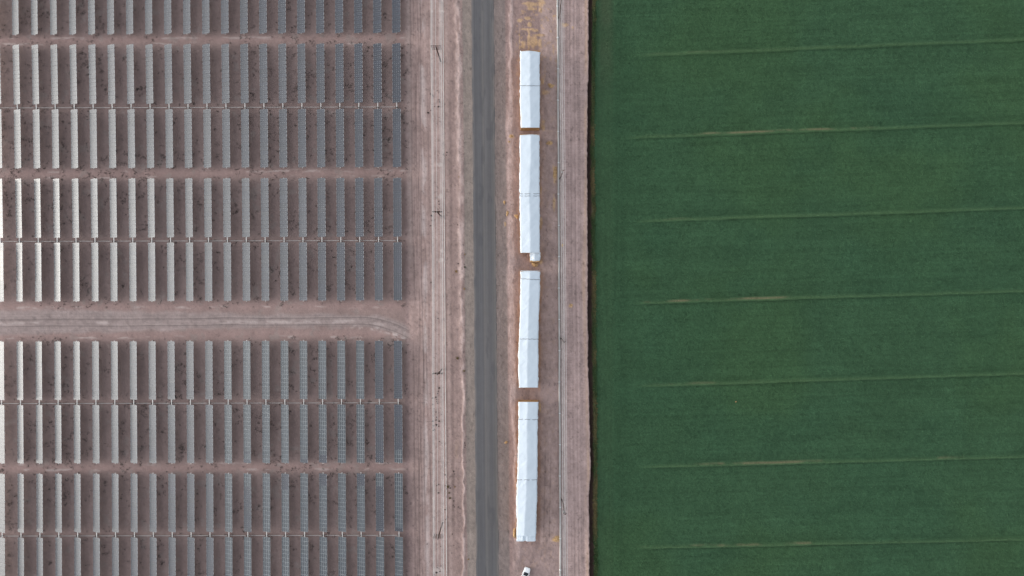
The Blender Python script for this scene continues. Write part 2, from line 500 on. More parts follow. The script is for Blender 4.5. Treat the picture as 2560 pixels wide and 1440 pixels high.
    patches = [(1330, 12, 22, 7), (1352, 8, 9, 12), (1327, 22, 12, 4), (1351, 27, 5, 9), (1319, 45, 9, 4), (1299, 50, 7, 5), (1324, 62, 5, 6),
               (1320, 73, 14, 3), (1340, 76, 10, 4), (1347, 88, 16, 3), (1322, 100, 3.5, 20), (1350, 108, 5, 16), (1299, 100, 1.3, 22), (1336, 104, 10, 14), (1308, 112, 7, 10),
               (1411, 62, 8, 6), (1432, 70, 4, 5), (1386, 40, 5, 3), (1378, 214, 8, 5), (1356, 205, 4, 9), (1362, 230, 8, 7), (1358, 316, 6, 12),
               (1374, 358, 7, 5), (1387, 435, 5, 20), (1385, 510, 3.5, 20), (1352, 475, 3, 12), (1352, 560, 4, 16), (1338, 661, 9, 5), (1352, 655, 5, 7),
               (1289, 1334, 5, 11), (1392, 1347, 11, 8), (1278, 341, 6, 5), (1291, 541, 6, 5), (1263, 560, 2, 5), (1426, 764, 4, 5), (1350, 1020, 3, 12)]
    hm = np.zeros(PX.shape)
    for (a, b, ra, rb) in patches:
        q = np.hypot((PX - a) / ra, (PY - b) / rb)
        hm = np.maximum(hm, 1 - sstep(0.55, 1.25, q + (fbm(X, Y, 0.9, 0.9, 117) - 0.5) * 1.5))
    C = mix(C, lin(196, 164, 128) * (0.78 + 0.44 * n3)[..., None], hm * 0.72)
    Z += hm * 0.03
    # scattered chaff across the storage strip
    ch = sstep(0.63, 0.72, fbm(X, Y, 0.8, 0.8, 119, 3)) * band(PX, 1290, 1395, 6) * (1 - sstep(60, 330, PY) * 0.75)
    C = mix(C, lin(196, 160, 118), ch * 0.35)

    # --- pale scuffs around the power poles, ring near the bottom of the frame
    for (a, b, ra, rb) in ((1080, 28, 3, 4), (1103, 28, 8, 4), (1100, 412, 8, 6), (1102, 490, 8, 7), (1103, 650, 7, 6), (1105, 628, 4, 6), (1096, 1428, 14, 10)):
        q = np.hypot((PX - a) / ra, (PY - b) / rb) + (fbm(X, Y, 1, 1, 121) - 0.5) * 1.2
        C = mix(C, lin(193, 179, 175), (1 - sstep(0.6, 1.2, q)) * 0.7)

    # --- ditch cross-section
    dn = (fbm(X, Y, 0.7, 1.0, 131, 4, 0.7) - 0.5) * 1.2
    l, r = dl + dn * 4.5, dr + dn * 2.5
    t = (PX - l) / (r - l)
    inside = sstep(0.0, 0.16, t) * (1 - sstep(0.72, 1.05, t))
    Z -= inside * 1.5
    Z += 0.07 * bump(PX, l - 2, 3)
    C = mix(C, lin(118, 98, 92), sstep(-0.1, 0.02, t) * (1 - sstep(0.1, 0.2, t)) * 0.6)
    C = mix(C, lin(82, 66, 62), inside * 0.95)                   # wet dark silt in the ditch
    C = mix(C, lin(84, 86, 60), sstep(0.72, 0.95, t) * 0.9)      # weedy far bank
    Z -= sstep(0.95, 1.4, t) * 0.25                               # drops under the crop
    # under the asphalt
    Z = np.where(band(u, 1186, 1239, 0.5) > 0.5, -0.06, Z)
    # clods, crumbs and trampled patches outside the farm
    cor = 1 - farm * 0.45
    C *= (1 + cor * ((fbm(X, Y, 0.55, 0.7, 191, 2, 0.8) - 0.5) * 0.34 + (fbm(X, Y, 2.6, 3.4, 193, 3) - 0.5) * 0.30))[..., None]
    spk = sstep(0.74, 0.82, fbm(X, Y, 0.6, 0.6, 195, 2)) * cor
    C *= (1 - 0.28 * spk)[..., None]
    Z += cor * (fbm(X, Y, 0.6, 0.7, 197, 2) - 0.5) * 0.09
    Z = np.where(band(u, 1186, 1239, 0.5) > 0.5, -0.06, Z)
    C *= np.array([0.95, 0.935, 0.925])
    me = grid_mesh('ground', X, Y[:, :], Z, M['soil'], C / ILL)
    # rows go downwards in y, so turn the faces up
    me.flip_normals()
    o = link('ground', me)
    tag(o, kind='structure')
    return gx, gy


GX, GY = build_ground()

# far ground around the modelled sheet, out to the horizon
x0, x1 = (GX[0] - 1280) * G, (2700 - 1280) * G
y1, y0 = (720 - GY[0]) * G, (720 - GY[-1]) * G
B = 6000.0
mb = MB()
zf = -0.02
for a, b, c, d in ((-B, B, y1 - 0.1, B), (-B, B, -B, y0 + 0.1), (-B, x0 + 0.1, y0 + 0.1, y1 - 0.1), (x1 - 0.1, B, y0 + 0.1, y1 - 0.1)):
    mb.add([(a, c, zf), (b, c, zf), (b, d, zf), (a, d, zf)], [(0, 1, 2, 3)])
far_soil = mat('far_soil', tuple(lin(140, 124, 120)), rough=1.0, spec=0.1, noise=(0.01, 0.8, 1.2), grain=(0.15, 0.9, 1.1))
tag(link('distant_ground', mb.mesh('distant_ground', far_soil)), kind='structure')


def build_road():
    gu = np.arange(1184, 1241.3, 1.1)
    gu[-1] = 1241.0
    gy = np.arange(-150, 1590.1, 6.0)
    U, PY = np.meshgrid(gu, gy)
    PX = U + 0.0085 * (PY - 720)
    X, Y = (PX - 1280) * G, (720 - PY) * G
    jag = (fbm(X, Y, 0.6, 2.5, 141) - 0.5)
    X = X + np.where(U < 1185, jag * 0.15, 0) + np.where(U > 1240.5, jag * 0.25, 0)
    t = (U - 1184) / 57.0
    Z = 0.035 + 0.07 * (1 - (2 * t - 1) ** 2)
    sv_ = fbm(U * G, Y, 0.35, 120, 143, 3, 0.8)
    C = np.empty(U.shape + (3,))
    C[:] = lin(102, 100, 101)
    C *= (0.74 + 0.52 * sv_)[..., None]
    C = mix(C, lin(88, 88, 92) * (0.8 + 0.4 * sv_)[..., None], band(U, 1187, 1209, 4) * 0.6)
    C = mix(C, lin(86, 86, 90), bump(U, 1226, 6) * 0.4)
    C = mix(C, lin(116, 112, 110), bump(U, 1211, 2.2) * 0.45)
    C = mix(C, lin(112, 109, 106), bump(U, 1237, 3) * 0.5)
    C *= (0.9 + 0.2 * fbm(X, Y, 9, 30, 145))[..., None]
    C *= (0.93 + 0.14 * fbm(X, Y, 0.5, 3.5, 146, 3))[..., None]
    dust = np.maximum(bump(U, 1184, 3.5), bump(U, 1241, 3.0)) * sstep(0.35, 0.65, fbm(X, Y, 0.8, 4, 147))
    C = mix(C, lin(132, 122, 117), dust * 0.7)
    C = mix(C, lin(78, 78, 82), sstep(0.66, 0.72, fbm(X, Y, 1.6, 6, 148)) * 0.35)
    Z[:, 0] = 0.0
    Z[:, -1] = 0.0
    me = grid_mesh('road', X, Y, Z, M['asphalt'], C / ILL)
    me.flip_normals()
    tag(link('road', me), kind='structure')


build_road()

# ---------------------------------------------------------------- crop field
RIDGES = [((1602, 142), (2560, 103), 0.12, 0, .2), ((1567, 348), (2560, 310.6), 1.0, -.05, .6), ((1589, 556.5), (2560, 523), 0.3, 0, .12), ((1591, 761), (2560, 730), 1.0, 0, .4),
          ((1597, 967.7), (2560, 936), 0.35, 0, .4), ((1602, 1170), (2560, 1144), 0.9, .15, .8), ((1600, 1372), (2560, 1350), 0.7, 0, .55)]


def field_surface(PX, PY):
    X, Y = (PX - 1280) * G, (720 - PY) * G
    n1 = fbm(X, Y, 40, 30, 151)
    n2 = fbm(X, Y, 7, 5, 153)
    grain = fbm(X, Y, 0.9, 0.7, 155, 3, 0.75)
    Ys = PY + (PX - 1600) * 0.036
    rows = fbm(X, Ys * G, 22, 0.6, 157, 3, 0.7)
    vrows = fbm(X, Y, 0.5, 22, 159, 3, 0.7)
    head = 1 - sstep(1535, 1565, PX + (n2 - .5) * 20)
    C = np.empty(PX.shape + (3,))
    C[:] = lin(56, 85, 60)
    C = mix(C, lin(59, 87, 56), sstep(0.45, 0.7, n1) * 0.5)
    C = mix(C, lin(52, 82, 59), sstep(0.5, 0.7, fbm(X, Y, 30, 22, 161)) * 0.5)
    C *= 0.92
    C *= (0.88 + 0.24 * n2)[..., None]
    C *= (0.86 + 0.28 * grain)[..., None]
    C *= ((0.84 + 0.32 * rows) * (1 - head) + head * (0.84 + 0.32 * vrows))[..., None]
    C = mix(C, lin(62, 80, 56), band(PX, 1488, 1532, 8) * 0.18)
    C = mix(C, lin(74, 74, 58), band(PX, 1498, 1530, 10) * (1 - sstep(100, 300, PY)) * 0.3 * (0.2 + 1.4 * n2))
    C *= (1 - 0.07 * bump(PX, 1552, 16))[..., None]
    Z = 0.12 + (grain - 0.5) * 0.18 + (n2 - 0.5) * 0.06
    for (a, b, k, t0, t1) in RIDGES:
        t = (PX - a[0]) / (b[0] - a[0])
        yl = a[1] + (b[1] - a[1]) * t + (fbm(X, Y, 6, 6, 163) - 0.5) * 2.5
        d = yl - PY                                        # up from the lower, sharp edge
        on = sstep(-0.02, 0.05, t)
        fade = np.interp(t, [0, .1, .45, .7, 1, 1.2], [.5, 1, .95, .6, .55, .5])
        prof = sstep(-0.8, 1.2, d) * (1 - sstep(4, 11, d))
        Z += on * prof * 0.42 * np.interp(t, [0, .2, 1.2], [.5, 1, 1])
        C *= (1 - on * 0.2 * bump(d, -2.5, 2.0))[..., None]  # shaded lower foot of the ridge, painted into the crop colour
        C = mix(C, lin(72, 96, 66), on * prof * fade * 0.45)
        C = mix(C, lin(76, 102, 70), on * bump(d, 2.0, 2.0) * 0.45)
        br = on * bump(d, 6, 2.6) * sstep(0.42, 0.66, fbm(X, Y, 7, 3, 165 + int(a[1]))) * fade * k * band(t, t0, t1, .06)
        C = mix(C, lin(150, 128, 104), np.clip(br, 0, 1) * 0.42)
        for off in (12, 16, 21):
            C *= (1 - on * 0.08 * bump(d, off, 1.2) * fade)[..., None]
    return X, Y, Z, C


def build_field():
    gx = np.concatenate([np.arange(1480, 1560, 2.0), np.arange(1560, 2705, 2.6)])
    gy = np.arange(-150, 1590.1, 2.0)
    PX, PY = np.meshgrid(gx, gy)
    dr = np.interp(PY, DITCH_Y, DITCH_R)
    wv = (fbm((PX) * G, (720 - PY) * G, 0.7, 0.7, 167) - 0.5) * 5
    edge = dr + wv - 0.5
    k = np.clip((1560 - PX) / 80.0, 0, 1)
    PX = PX * (1 - k) + k * (edge + (PX - 1480) * (1560 - edge) / 80.0)
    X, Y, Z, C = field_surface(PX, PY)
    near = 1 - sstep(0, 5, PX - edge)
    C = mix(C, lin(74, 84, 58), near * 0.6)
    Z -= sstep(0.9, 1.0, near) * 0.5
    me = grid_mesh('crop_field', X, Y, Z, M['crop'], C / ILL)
    me.flip_normals()
    tag(link('crop_field', me), kind='structure')

    # crop leaves standing out of the canopy
    N = 150000
    px = rng.uniform(1490, 2600, N)
    py = rng.uniform(-30, 1470, N)
    px = np.maximum(px, np.interp(py, DITCH_Y, DITCH_R) + 3)
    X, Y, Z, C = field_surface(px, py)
    L, W = rng.uniform(0.14, 0.34, N), rng.uniform(0.04, 0.09, N)
    a = rng.uniform(0, 2 * np.pi, N)
    up = rng.uniform(0.1, 0.9, N)
    dx, dy = np.cos(a), np.sin(a)
    base = np.stack([X, Y, Z - 0.05], -1)
    tip = base + np.stack([dx * L * np.cos(up), dy * L * np.cos(up), L * np.sin(up) + 0.06], -1)
    side = np.stack([-dy * W, dx * W, np.zeros(N)], -1)
    mid = (base + tip) / 2 + np.stack([np.zeros(N), np.zeros(N), 0.05 * np.ones(N)], -1)
    co = np.stack([base, mid + side, tip, mid - side], 1).reshape(-1, 3)
    idx = np.arange(N * 4).reshape(N, 4)
    tone = rng.uniform(0.8, 1.3, N)[:, None]
    T = np.repeat(C * tone / ILL, 4, axis=0)
    me = bpy.data.meshes.new('crop_leaves')
    raw_mesh(me, co, idx, T)
    me.materials.append(M['leaf'])
    tag(link('crop_leaves', me), 'low green crop leaves covering the whole field beyond the ditch', 'crop', kind='stuff')

    # ragged grass along the ditch bank
    N = 26000
    py = rng.uniform(-60, 1500, N)
    dr = np.interp(py, DITCH_Y, DITCH_R)
    px = dr + rng.normal(0.3, 2.2, N) + (fbm(np.zeros(N), (720 - py) * G, 1, 1.3, 171) - 0.5) * 6
    X, Y = (px - 1280) * G, (720 - py) * G
    Z = np.where(px < dr - 2.5, -0.9, np.where(px < dr - .5, -0.45, 0.0)) + rng.uniform(0, 0.15, N)
    L, W = rng.uniform(0.25, 0.65, N), rng.uniform(0.03, 0.07, N)
    a = rng.uniform(0, 2 * np.pi, N)
    up = rng.uniform(0.3, 1.3, N)
    dx, dy = np.cos(a), np.sin(a)
    base = np.stack([X, Y, Z], -1)
    tip = base + np.stack([dx * L * np.cos(up), dy * L * np.cos(up), L * np.sin(up)], -1)
    side = np.stack([-dy * W, dx * W, np.zeros(N)], -1)
    mid = base * 0.45 + tip * 0.55 + np.stack([np.zeros(N), np.zeros(N), 0.08 * np.ones(N)], -1)
    co = np.stack([base, mid + side, tip, mid - side], 1).reshape(-1, 3)
    w = np.clip(fbm(X, Y, 2, 7, 173) * 3 - 1.25 + rng.normal(0, .2, N), 0, 1)[:, None]
    C = lin(60, 82, 50) * (1 - w) + lin(112, 100, 70) * w
    T = np.repeat(C * rng.uniform(0.6, 1.3, N)[:, None] / ILL, 4, axis=0)
    me = bpy.data.meshes.new('bank_grass')
    raw_mesh(me, co, np.arange(N * 4).reshape(N, 4), T)
    me.materials.append(M['leaf'])
    tag(link('bank_grass', me), 'ragged olive grass fringe along the ditch at the field edge', 'grass', kind='stuff')


build_field()


# ---------------------------------------------------------------- dry weeds on the farm floor (uncountable)
def build_weeds():
    N = 26000
    px = rng.uniform(-20, 1020, N)
    py = rng.uniform(-40, 1480, N)
    X, Y = (px - 1280) * G, (720 - py) * G
    dens = fbm(X, Y, 1.6, 1.6, 181, 3, 0.6) * 0.75 + fbm(X, Y, 14, 14, 183) * 0.35
    keep = dens > 0.652 + rng.normal(0, 0.015, N)
    keep &= ~((py > 770) & (py < 838))
    px, py, X, Y = px[keep], py[keep], X[keep], Y[keep]
    n = len(X)
    K = 7
    ang = rng.uniform(0, 2 * np.pi, (n, K))
    L = rng.uniform(0.12, 0.42, (n, K))
    up = rng.uniform(0.1, 0.8, (n, K))
    W = rng.uniform(0.03, 0.08, (n, K))
    ox, oy = rng.normal(0, .16, (n, K)), rng.normal(0, .16, (n, K))
    b = np.stack([X[:, None] + ox, Y[:, None] + oy, np.full((n, K), 0.02)], -1)
    dx, dy = np.cos(ang), np.sin(ang)
    tip = b + np.stack([dx * L * np.cos(up), dy * L * np.cos(up), L * np.sin(up)], -1)
    side = np.stack([-dy * W, dx * W, np.zeros((n, K))], -1)
    mid = (b + tip) / 2
    co = np.stack([b, mid + side, tip, mid - side], 2).reshape(-1, 3)
    me = bpy.data.meshes.new('dry_weeds')
    raw_mesh(me, co, np.arange(len(co)).reshape(-1, 4))
    me.materials.append(M['weed'])
    tag(link('dry_weeds', me), 'dark dry weeds scattered over bare soil between the solar tables', 'weeds', kind='stuff')


build_weeds()

# ---------------------------------------------------------------- solar tables
PITCH, MW, MLEN = 1.19, 0.62, 1.15


def panel_mesh(name, framed):
    mb = MB()
    for k in range(4):
        xc = (k - 1.5) * (MW + 0.012)
        mb.box((xc, 0, 0), (MW, MLEN if not framed else 1.17, 0.02), 0)
        if framed:
            for sx in (-1, 1):
                mb.box((xc + sx * (MW / 2 - 0.018), 0, 0.004), (0.036, 1.172, 0.03), 1)
            for sy in (-1, 1):
                mb.box((xc, sy * 0.566, 0.0055), (MW - 0.08, 0.036, 0.031), 1)
    if not framed:
        for j in (-1.5, -0.5, 0.5, 1.5):
            for sy in (-0.3, 0.3):
                if abs(j) < 1.4:
                    mb.box((j * (MW + 0.012) + (0.5 * (MW + 0.012) if j < 0 else -0.5 * (MW + 0.012)) * 0, sy, 0.0), (0.01, 0.01, 0.01), 1)
        for j in (-1, 0, 1):
            for sy in (-0.3, 0.3):
                mb.box((j * (MW + 0.012), sy, 0.008), (0.085, 0.11, 0.03), 1)
        for sx in (-1, 1):
            mb.box((sx * (2 * MW + 0.005), 0, 0.004), (0.055, 0.74, 0.034), 1)
    for sy in (-0.36, 0.36):                              # purlins below
        mb.box((0, sy, -0.045), (4 * MW - 0.1, 0.05, 0.06), 1)
    return mb.mesh(name, [M['glass2'] if framed else M['glass'], M['frame'] if framed else M['clip']])


PANEL = {'dot': panel_mesh('solar_panel', False), 'grid': panel_mesh('solar_panel_framed', True)}
mb = MB(); mb.box((0, 0, 0), (0.16, 14 * PITCH + 0.1, 0.16)); TUBE = mb.mesh('torque_tube', M['galv'])
mb = MB(); mb.box((0, -0.58, 0), (0.2, 14 * PITCH + 1.26, 0.16)); TUBE_L = mb.mesh('torque_tube_long', M['galv'])
mb = MB()
mb.box((0, 0, 0.7), (0.15, 0.02, 1.4)); mb.box((-0.075, 0, 0.7), (0.015, 0.12, 1.4)); mb.box((0.075, 0, 0.7), (0.015, 0.12, 1.4))
mb.box((0, 0, 1.38), (0.24, 0.14, 0.08))
POST = mb.mesh('post', M['galv'])
AXIS = 1.5
ORD = ['end', 'second', 'third', 'fourth', 'fifth', 'sixth', 'seventh', 'eighth', 'ninth', 'tenth', 'eleventh', 'twelfth', 'thirteenth', 'fourteenth',
       'fifteenth', 'sixteenth', 'seventeenth', 'eighteenth', 'nineteenth', 'twentieth', 'twenty-first', 'twenty-second']
ROWORD = ['first', 'second', 'third', 'fourth', 'fifth']


def tilt_of(t, c, s):
    left = [20.4, 19.9, 19.7, 21.6, 21.4, 21.4, 21.6, 21.8, 21.9][t]
    k = c / (NC - 1.0)
    v = left + (20.0 - left) * k
    if t == 3: v = {-1: 22.6, 0: 22.6, 1: 22.3, 2: 22}.get(c, v)
    if t == 4:
        if c <= 0: v = 22.5 if 1 < s < 9 else 20.5
        elif c == 1: v = 22 if s < 9 else 20.3
        elif c == 2: v = 22
    return v


def kind_of(t, c, s):
    if t < 5: return 'dot'
    if t in (5, 6):
        if c <= 10: return 'dot'
        if c == 19: return 'dot'
        if c == 20: return 'grid' if (t == 6 and s >= 11) else 'dot'
        if t == 6 and c == 12 and s in (11, 13): return 'dot'
        if t == 6 and c == 15 and s == 13: return 'dot'
        if t == 6 and c == 16 and s >= 12: return 'dot'
        return 'grid'
    if t == 7:
        if c <= 10: return 'dot'
        if c == 12: return 'grid' if s < 3 else 'dot'
        if c == 14: return 'dot' if s < 4 else 'grid'
        if c in (16, 18): return 'dot' if s < 3 else 'grid'
        if c == 19: return 'grid' if s < 3 else 'dot'
        if c == 20: return 'dot' if s == 13 else 'grid'
        return 'grid'
    return 'dot' if c <= 10 else 'grid'


for t, (la, lb, ra, rb) in enumerate(TIER):
    side, order = ('straight', 4 - t) if t < 5 else ('bend', t - 5)
    for c in range(-1, NC):
        k = c / (NC - 1.0)
        ya, yb = la + (ra - la) * k, lb + (rb - lb) * k
        A = P(col_x(c, ya), ya, AXIS)
        Bp = P(col_x(c, yb), yb, AXIS)
        mid = (A + Bp) / 2
        d = A - Bp
        rz = math.atan2(-d.x, d.y)
        sc = d.length / (14 * PITCH)
        root = empty('solar_table', (mid.x, mid.y, 0), rz)
        tag(root, '%s solar table from the perimeter track, %s row from cross track, %s side' % (ORD[NC - 1 - c], ROWORD[order], side),
            'solar panels', 'tracker tables of the solar farm')
        long_ = t in (1, 3, 5, 7)
        link('torque_tube', TUBE_L if long_ else TUBE, root, (0, 0, AXIS - 0.14))
        for y in (-6.2, 0, 6.2):
            link('post', POST, root, (0, y, -0.05))
        wob = rng.normal(0, 0.35)
        for s in range(14):
            a = R(tilt_of(t, c, s) + wob + rng.normal(0, 0.16))
            y = (6.5 - s) * PITCH * sc
            link('panel', PANEL[kind_of(t, c, s)], root, (0, y, AXIS), (0, -a, 0))

# drive lines that turn the tables
mb = MB()
mb.box((0, 0, 0.62), (0.42, 0.34, 0.44), 0, 0, 0.8)
mb.box((0.1, -0.05, 0.9), (0.26, 0.3, 0.2), 0)
mb.tube([(0, 0, -0.05), (0, 0, 0.5)], 0.1, 8)
mb.tube([(-0.34, 0, 0.62), (0.34, 0, 0.62)], 0.12, 8)
GEAR = mb.mesh('gearbox', M['dark'])
for t, nm in ((1, 'fourth and third rows from the cross track, straight side'), (3, 'two rows next to the cross track, straight side'),
              (5, 'two rows next to the cross track, bend side'), (7, 'third and fourth rows from the cross track, bend side')):
    root = None
    prev = None
    for c in range(-2, NC):
        k = c / (NC - 1.0)
        yb = TIER[t][1] + (TIER[t][3] - TIER[t][1]) * k
        yt = TIER[t + 1][0] + (TIER[t + 1][2] - TIER[t + 1][0]) * k
        yy = yb * 0.28 + yt * 0.72 - 0.3
        q = P(col_x(c, yy), yy, 0.6)
        q.z = 0
        if root is None:
            root = empty('drive_line', (q.x, q.y, 0))
            tag(root, 'long pale drive shaft between the ' + nm, 'drive shaft', 'drive lines of the solar farm')
            base = Vector((q.x, q.y, 0))
        link('gearbox', GEAR, root, q - base)
        if prev is not None:
            mb = MB()
            mb.tube([prev - base + Vector((0.3, 0, 0.62)), q - base + Vector((-0.3, 0, 0.62))], 0.055, 6)
            link('shaft', mb.mesh('shaft', M['galv']), root)
        prev = q

# ---------------------------------------------------------------- covered hay stacks
EAVE, RIDGE = 4.4, 4.88


def hay_body(mbx, ys, lf, rf, h, layers, n_across, root_loc, inset=0.12, flare=0.25):
    y0, y1 = ys
    n = max(2, int(round((y1 - y0) * G / 1.25)))
    r_ = random.Random(int(y0))
    for i in range(n):
        ya, yb = y0 + (y1 - y0) * i / n, y0 + (y1 - y0) * (i + 1) / n
        ym = (ya + yb) / 2
        for l in range(layers):
            z = h * (l + 0.5) / layers
            a = P(lf(ym), ym, h).x + inset - flare * (1 - l / layers)
            b = P(rf(ym), ym, h).x - inset + flare * (1 - l / layers)
            w = (b - a) / n_across
            for k in range(n_across):
                if 0 < i < n - 1 and 0 < k < n_across - 1 and l < layers - 1:
                    continue
                yc = P(0, ym, h).y
                L = (yb - ya) * G * (1 - h / H)
                mbx.box((a + w * (k + 0.5) - root_loc[0] + r_.uniform(-.05, .05), yc - root_loc[1] + r_.uniform(-.04, .04), z + r_.uniform(-.01, .01)),
                        (w * 0.985, L * 0.98, h / layers * 0.985), 0, r_.uniform(-.012, .012))


def tarp_grid(s, eave, ridge, seed, hang, flap0, flap1, skew0=0.0, lobes=0.0):
    """The tarpaulin as a draped sheet: hem - eave - ridge - eave - hem, with creases."""
    ys = [p[0] for p in s['pl']]
    y0, y1 = s['y']
    lf = lambda y: np.interp(y, ys, [p[1] for p in s['pl']])
    mf = lambda y: np.interp(y, ys, [p[2] for p in s['pl']])
    rf = lambda y: np.interp(y, ys, [p[3] for p in s['pl']])
    n = int((y1 - y0) / 1.8)
    yy = np.linspace(y0, y1, n)
    prof = np.concatenate([np.linspace(-1.35, -1.0, 5)[:-1], np.linspace(-1, 0, 11)[:-1], np.linspace(0, 1, 11), np.linspace(1, 1.35, 5)[1:]])
    PYg, T = np.meshgrid(yy, prof, indexing='ij')
    PY0 = PYg.copy()
    e0 = np.clip(1 - (PYg - y0) / 14.0, 0, 1)
    e1 = np.clip(1 - (y1 - PYg) / 10.0, 0, 1)
    PYg = PYg + skew0 * e0 * np.clip(T, 0, 1) ** 1.5 - lobes * e1 * (bump(T, 0.05, 0.12) * 1.2 + bump(np.abs(T), 1.0, 0.2) * 0.9)
    L, Mm, Rr = lf(PYg), mf(PYg), rf(PYg)
    zt = np.where(np.abs(T) <= 1, eave + (ridge - eave) * (1 - np.abs(np.clip(T, -1, 1)) ** 1.0), eave - (np.abs(T) - 1) / 0.35 * hang)
    px = np.where(T < 0, Mm + (Mm - L) * np.clip(T, -1, 0), Mm + (Rr - Mm) * np.clip(T, 0, 1))
    # soften the ridge and the eaves, let the sheet sag between bales
    X = (px - 1280) * G * (1 - zt / H)
    Y = (720 - PYg) * G * (1 - zt / H)
    cre = fbm(X * 0.6 + Y * 0.35, Y * 0.9 - X * 0.9, 2.4, 0.7, seed, 4, 0.6) - 0.5
    sag = fbm(X, Y, 2.2, 2.6, seed + 5, 2) - 0.5
    top = np.clip(1.15 - np.abs(T) * 0.55, 0.2, 1)
    zt = zt + (cre * 0.15 + sag * 0.2) * top
    out = np.abs(T) > 1
    wav = (fbm(PYg * G, T * 2, 0.9, 1.0, seed + 9, 3) - 0.5)
    X = X + np.where(out, np.sign(T) * (np.abs(T) - 1) / 0.35 * (0.12 + wav * 0.35), wav * 0.0)
    zt = zt + np.where(np.abs(T) > 1.3, wav * 0.5, 0)
    # rounded ends
    e0 = np.clip(1 - (PYg - y0) / 5.0, 0, 1)
    e1 = np.clip(1 - (y1 - PYg) / 5.0, 0, 1)
    zt = zt - 0.55 * e0 ** 2 * flap0 - 0.55 * e1 ** 2 * flap1
    if lobes:
        fold = sstep(1340.0, 1341.5, PY0)
        zt = zt - fold * (0.35 + 0.25 * fbm(T * 3, PY0 * 0.1, 0.25, 4, seed + 11, 2) + 0.35 * bump(T, 0.05, 0.15))
    return X, Y, zt, lf, rf


def rope(root, X, Y, Z, yfrac, slant, gaps, loc, parent, rad=0.045):
    ny, nx = X.shape
    pts = []
    for j in range(1, nx - 1):
        f = yfrac + slant * (j / (nx - 1) - 0.5) + 0.0015 * math.sin(j * 1.3)
        i = min(max(f * (ny - 1), 0), ny - 2)
        a = int(i); w = i - a
        q = Vector((X[a, j] * (1 - w) + X[a + 1, j] * w - loc[0], Y[a, j] * (1 - w) + Y[a + 1, j] * w - loc[1], Z[a, j] * (1 - w) + Z[a + 1, j] * w + 0.03))
        pts.append(q)
    mb = MB()
    if gaps:
        run = []
        for j, p in enumerate(pts):
            if j in gaps:
                if len(run) > 1: mb.tube(run, rad, 5)
                run = []
            else: run.append(p)
        if len(run) > 1: mb.tube(run, rad, 5)
    else:
        mb.tube(pts, rad, 5)
    link('strap', mb.mesh('strap', M['rope']), parent)


STK = [
    ('hay stack under white tarpaulin with one strap, hay scraps strewn off its end', 0.9, 0.1, [(214.5, 0.004)], 1.0),
    ('longest-gabled hay stack under white tarpaulin with paired straps beside small covered stack', 1.0, 0.2, [(484.4, 0.0), (490.0, 0.0)], 1.0),
    ('hay stack under white tarpaulin strapped near its rounded end and past its middle', 1.0, 0.15, [(698, 0.012), (847.7, 0.003)], 1.0),
    ('slightly bowed hay stack under white tarpaulin with bunched end flaps facing the car', 0.2, 1.5, [(1048.6, 0.004), (1199.5, 0.0)], 1.0),
]
STK[1] = ('hay stack under white tarpaulin with two close parallel straps beside small covered stack',) + STK[1][1:]
for i, s in enumerate(STACK_POLY):
    label, f0, f1, straps, hang = STK[i]
    ym = (s['y'][0] + s['y'][1]) / 2
    loc = P(1322, ym, 0)
    root = empty('hay_stack', loc)
    tag(root, label, 'hay stack', 'tarpaulin-covered hay stacks beside the road')
    X, Y, Z, lf, rf = tarp_grid(s, EAVE, RIDGE, 201 + 17 * i, 1.1, f0, f1, 5.5 if i == 0 else 0.0, 3.0 if i == 3 else 0.0)
    mb = MB()
    hay_body(mb, (s['y'][0] + 1.0, s['y'][1] - (19.0 if i == 3 else 1.0)), lf, rf, EAVE - 0.12, 5, 4, loc)
    o = link('hay_bales', mb.mesh('hay_bales', M['hay']), root)
    o['kind'] = 'stuff'
    me = grid_mesh('tarp', X - loc.x, Y - loc.y, Z, M['tarp'])
    tp = link('tarp', me, root)
    for (ys_, sl) in straps:
        fr = (ys_ - s['y'][0]) / (s['y'][1] - s['y'][0])
        gaps = (7, 15, 16) if i == 1 else ((9, 17) if i == 3 else ())
        rope(root, X, Y, Z, fr, sl, gaps, loc, tp)
    if i == 3:                                      # bunched flap folded over the end
        zz = (1341.5 - s['y'][0]) / (s['y'][1] - s['y'][0])
    # hem weights along the eaves are hidden by the fold
# small covered stack
l, r, a, b = SMALL_STACK
loc = P((l + r) / 2, (a + b) / 2, 0)
root = empty('hay_stack', loc)
tag(root, 'small low stump of hay stack with crumpled white cover spilling hay', 'hay stack', 'tarpaulin-covered hay stacks beside the road')
s5 = dict(y=(630.5, 654.5), pl=[(630.5, 1326, 1337, 1349.4), (640, 1325.4, 1338, 1349.6), (648, 1325.6, 1336, 1349), (654.5, 1326.6, 1337, 1346.5)])
X, Y, Z, lf, rf = tarp_grid(s5, 3.6, 3.9, 301, 0.8, 0.0, 1.8)
mb = MB()
hay_body(mb, (631, 655), lf, rf, 3.4, 3, 2, loc)
o = link('hay_bales', mb.mesh('hay_bales', M['hay']), root); o['kind'] = 'stuff'
Z = Z + (fbm(X, Y, 0.8, 0.8, 303) - 0.5) * 0.5
link('tarp', grid_mesh('tarp', X - loc.x, Y - loc.y, Z, M['tarp']), root)


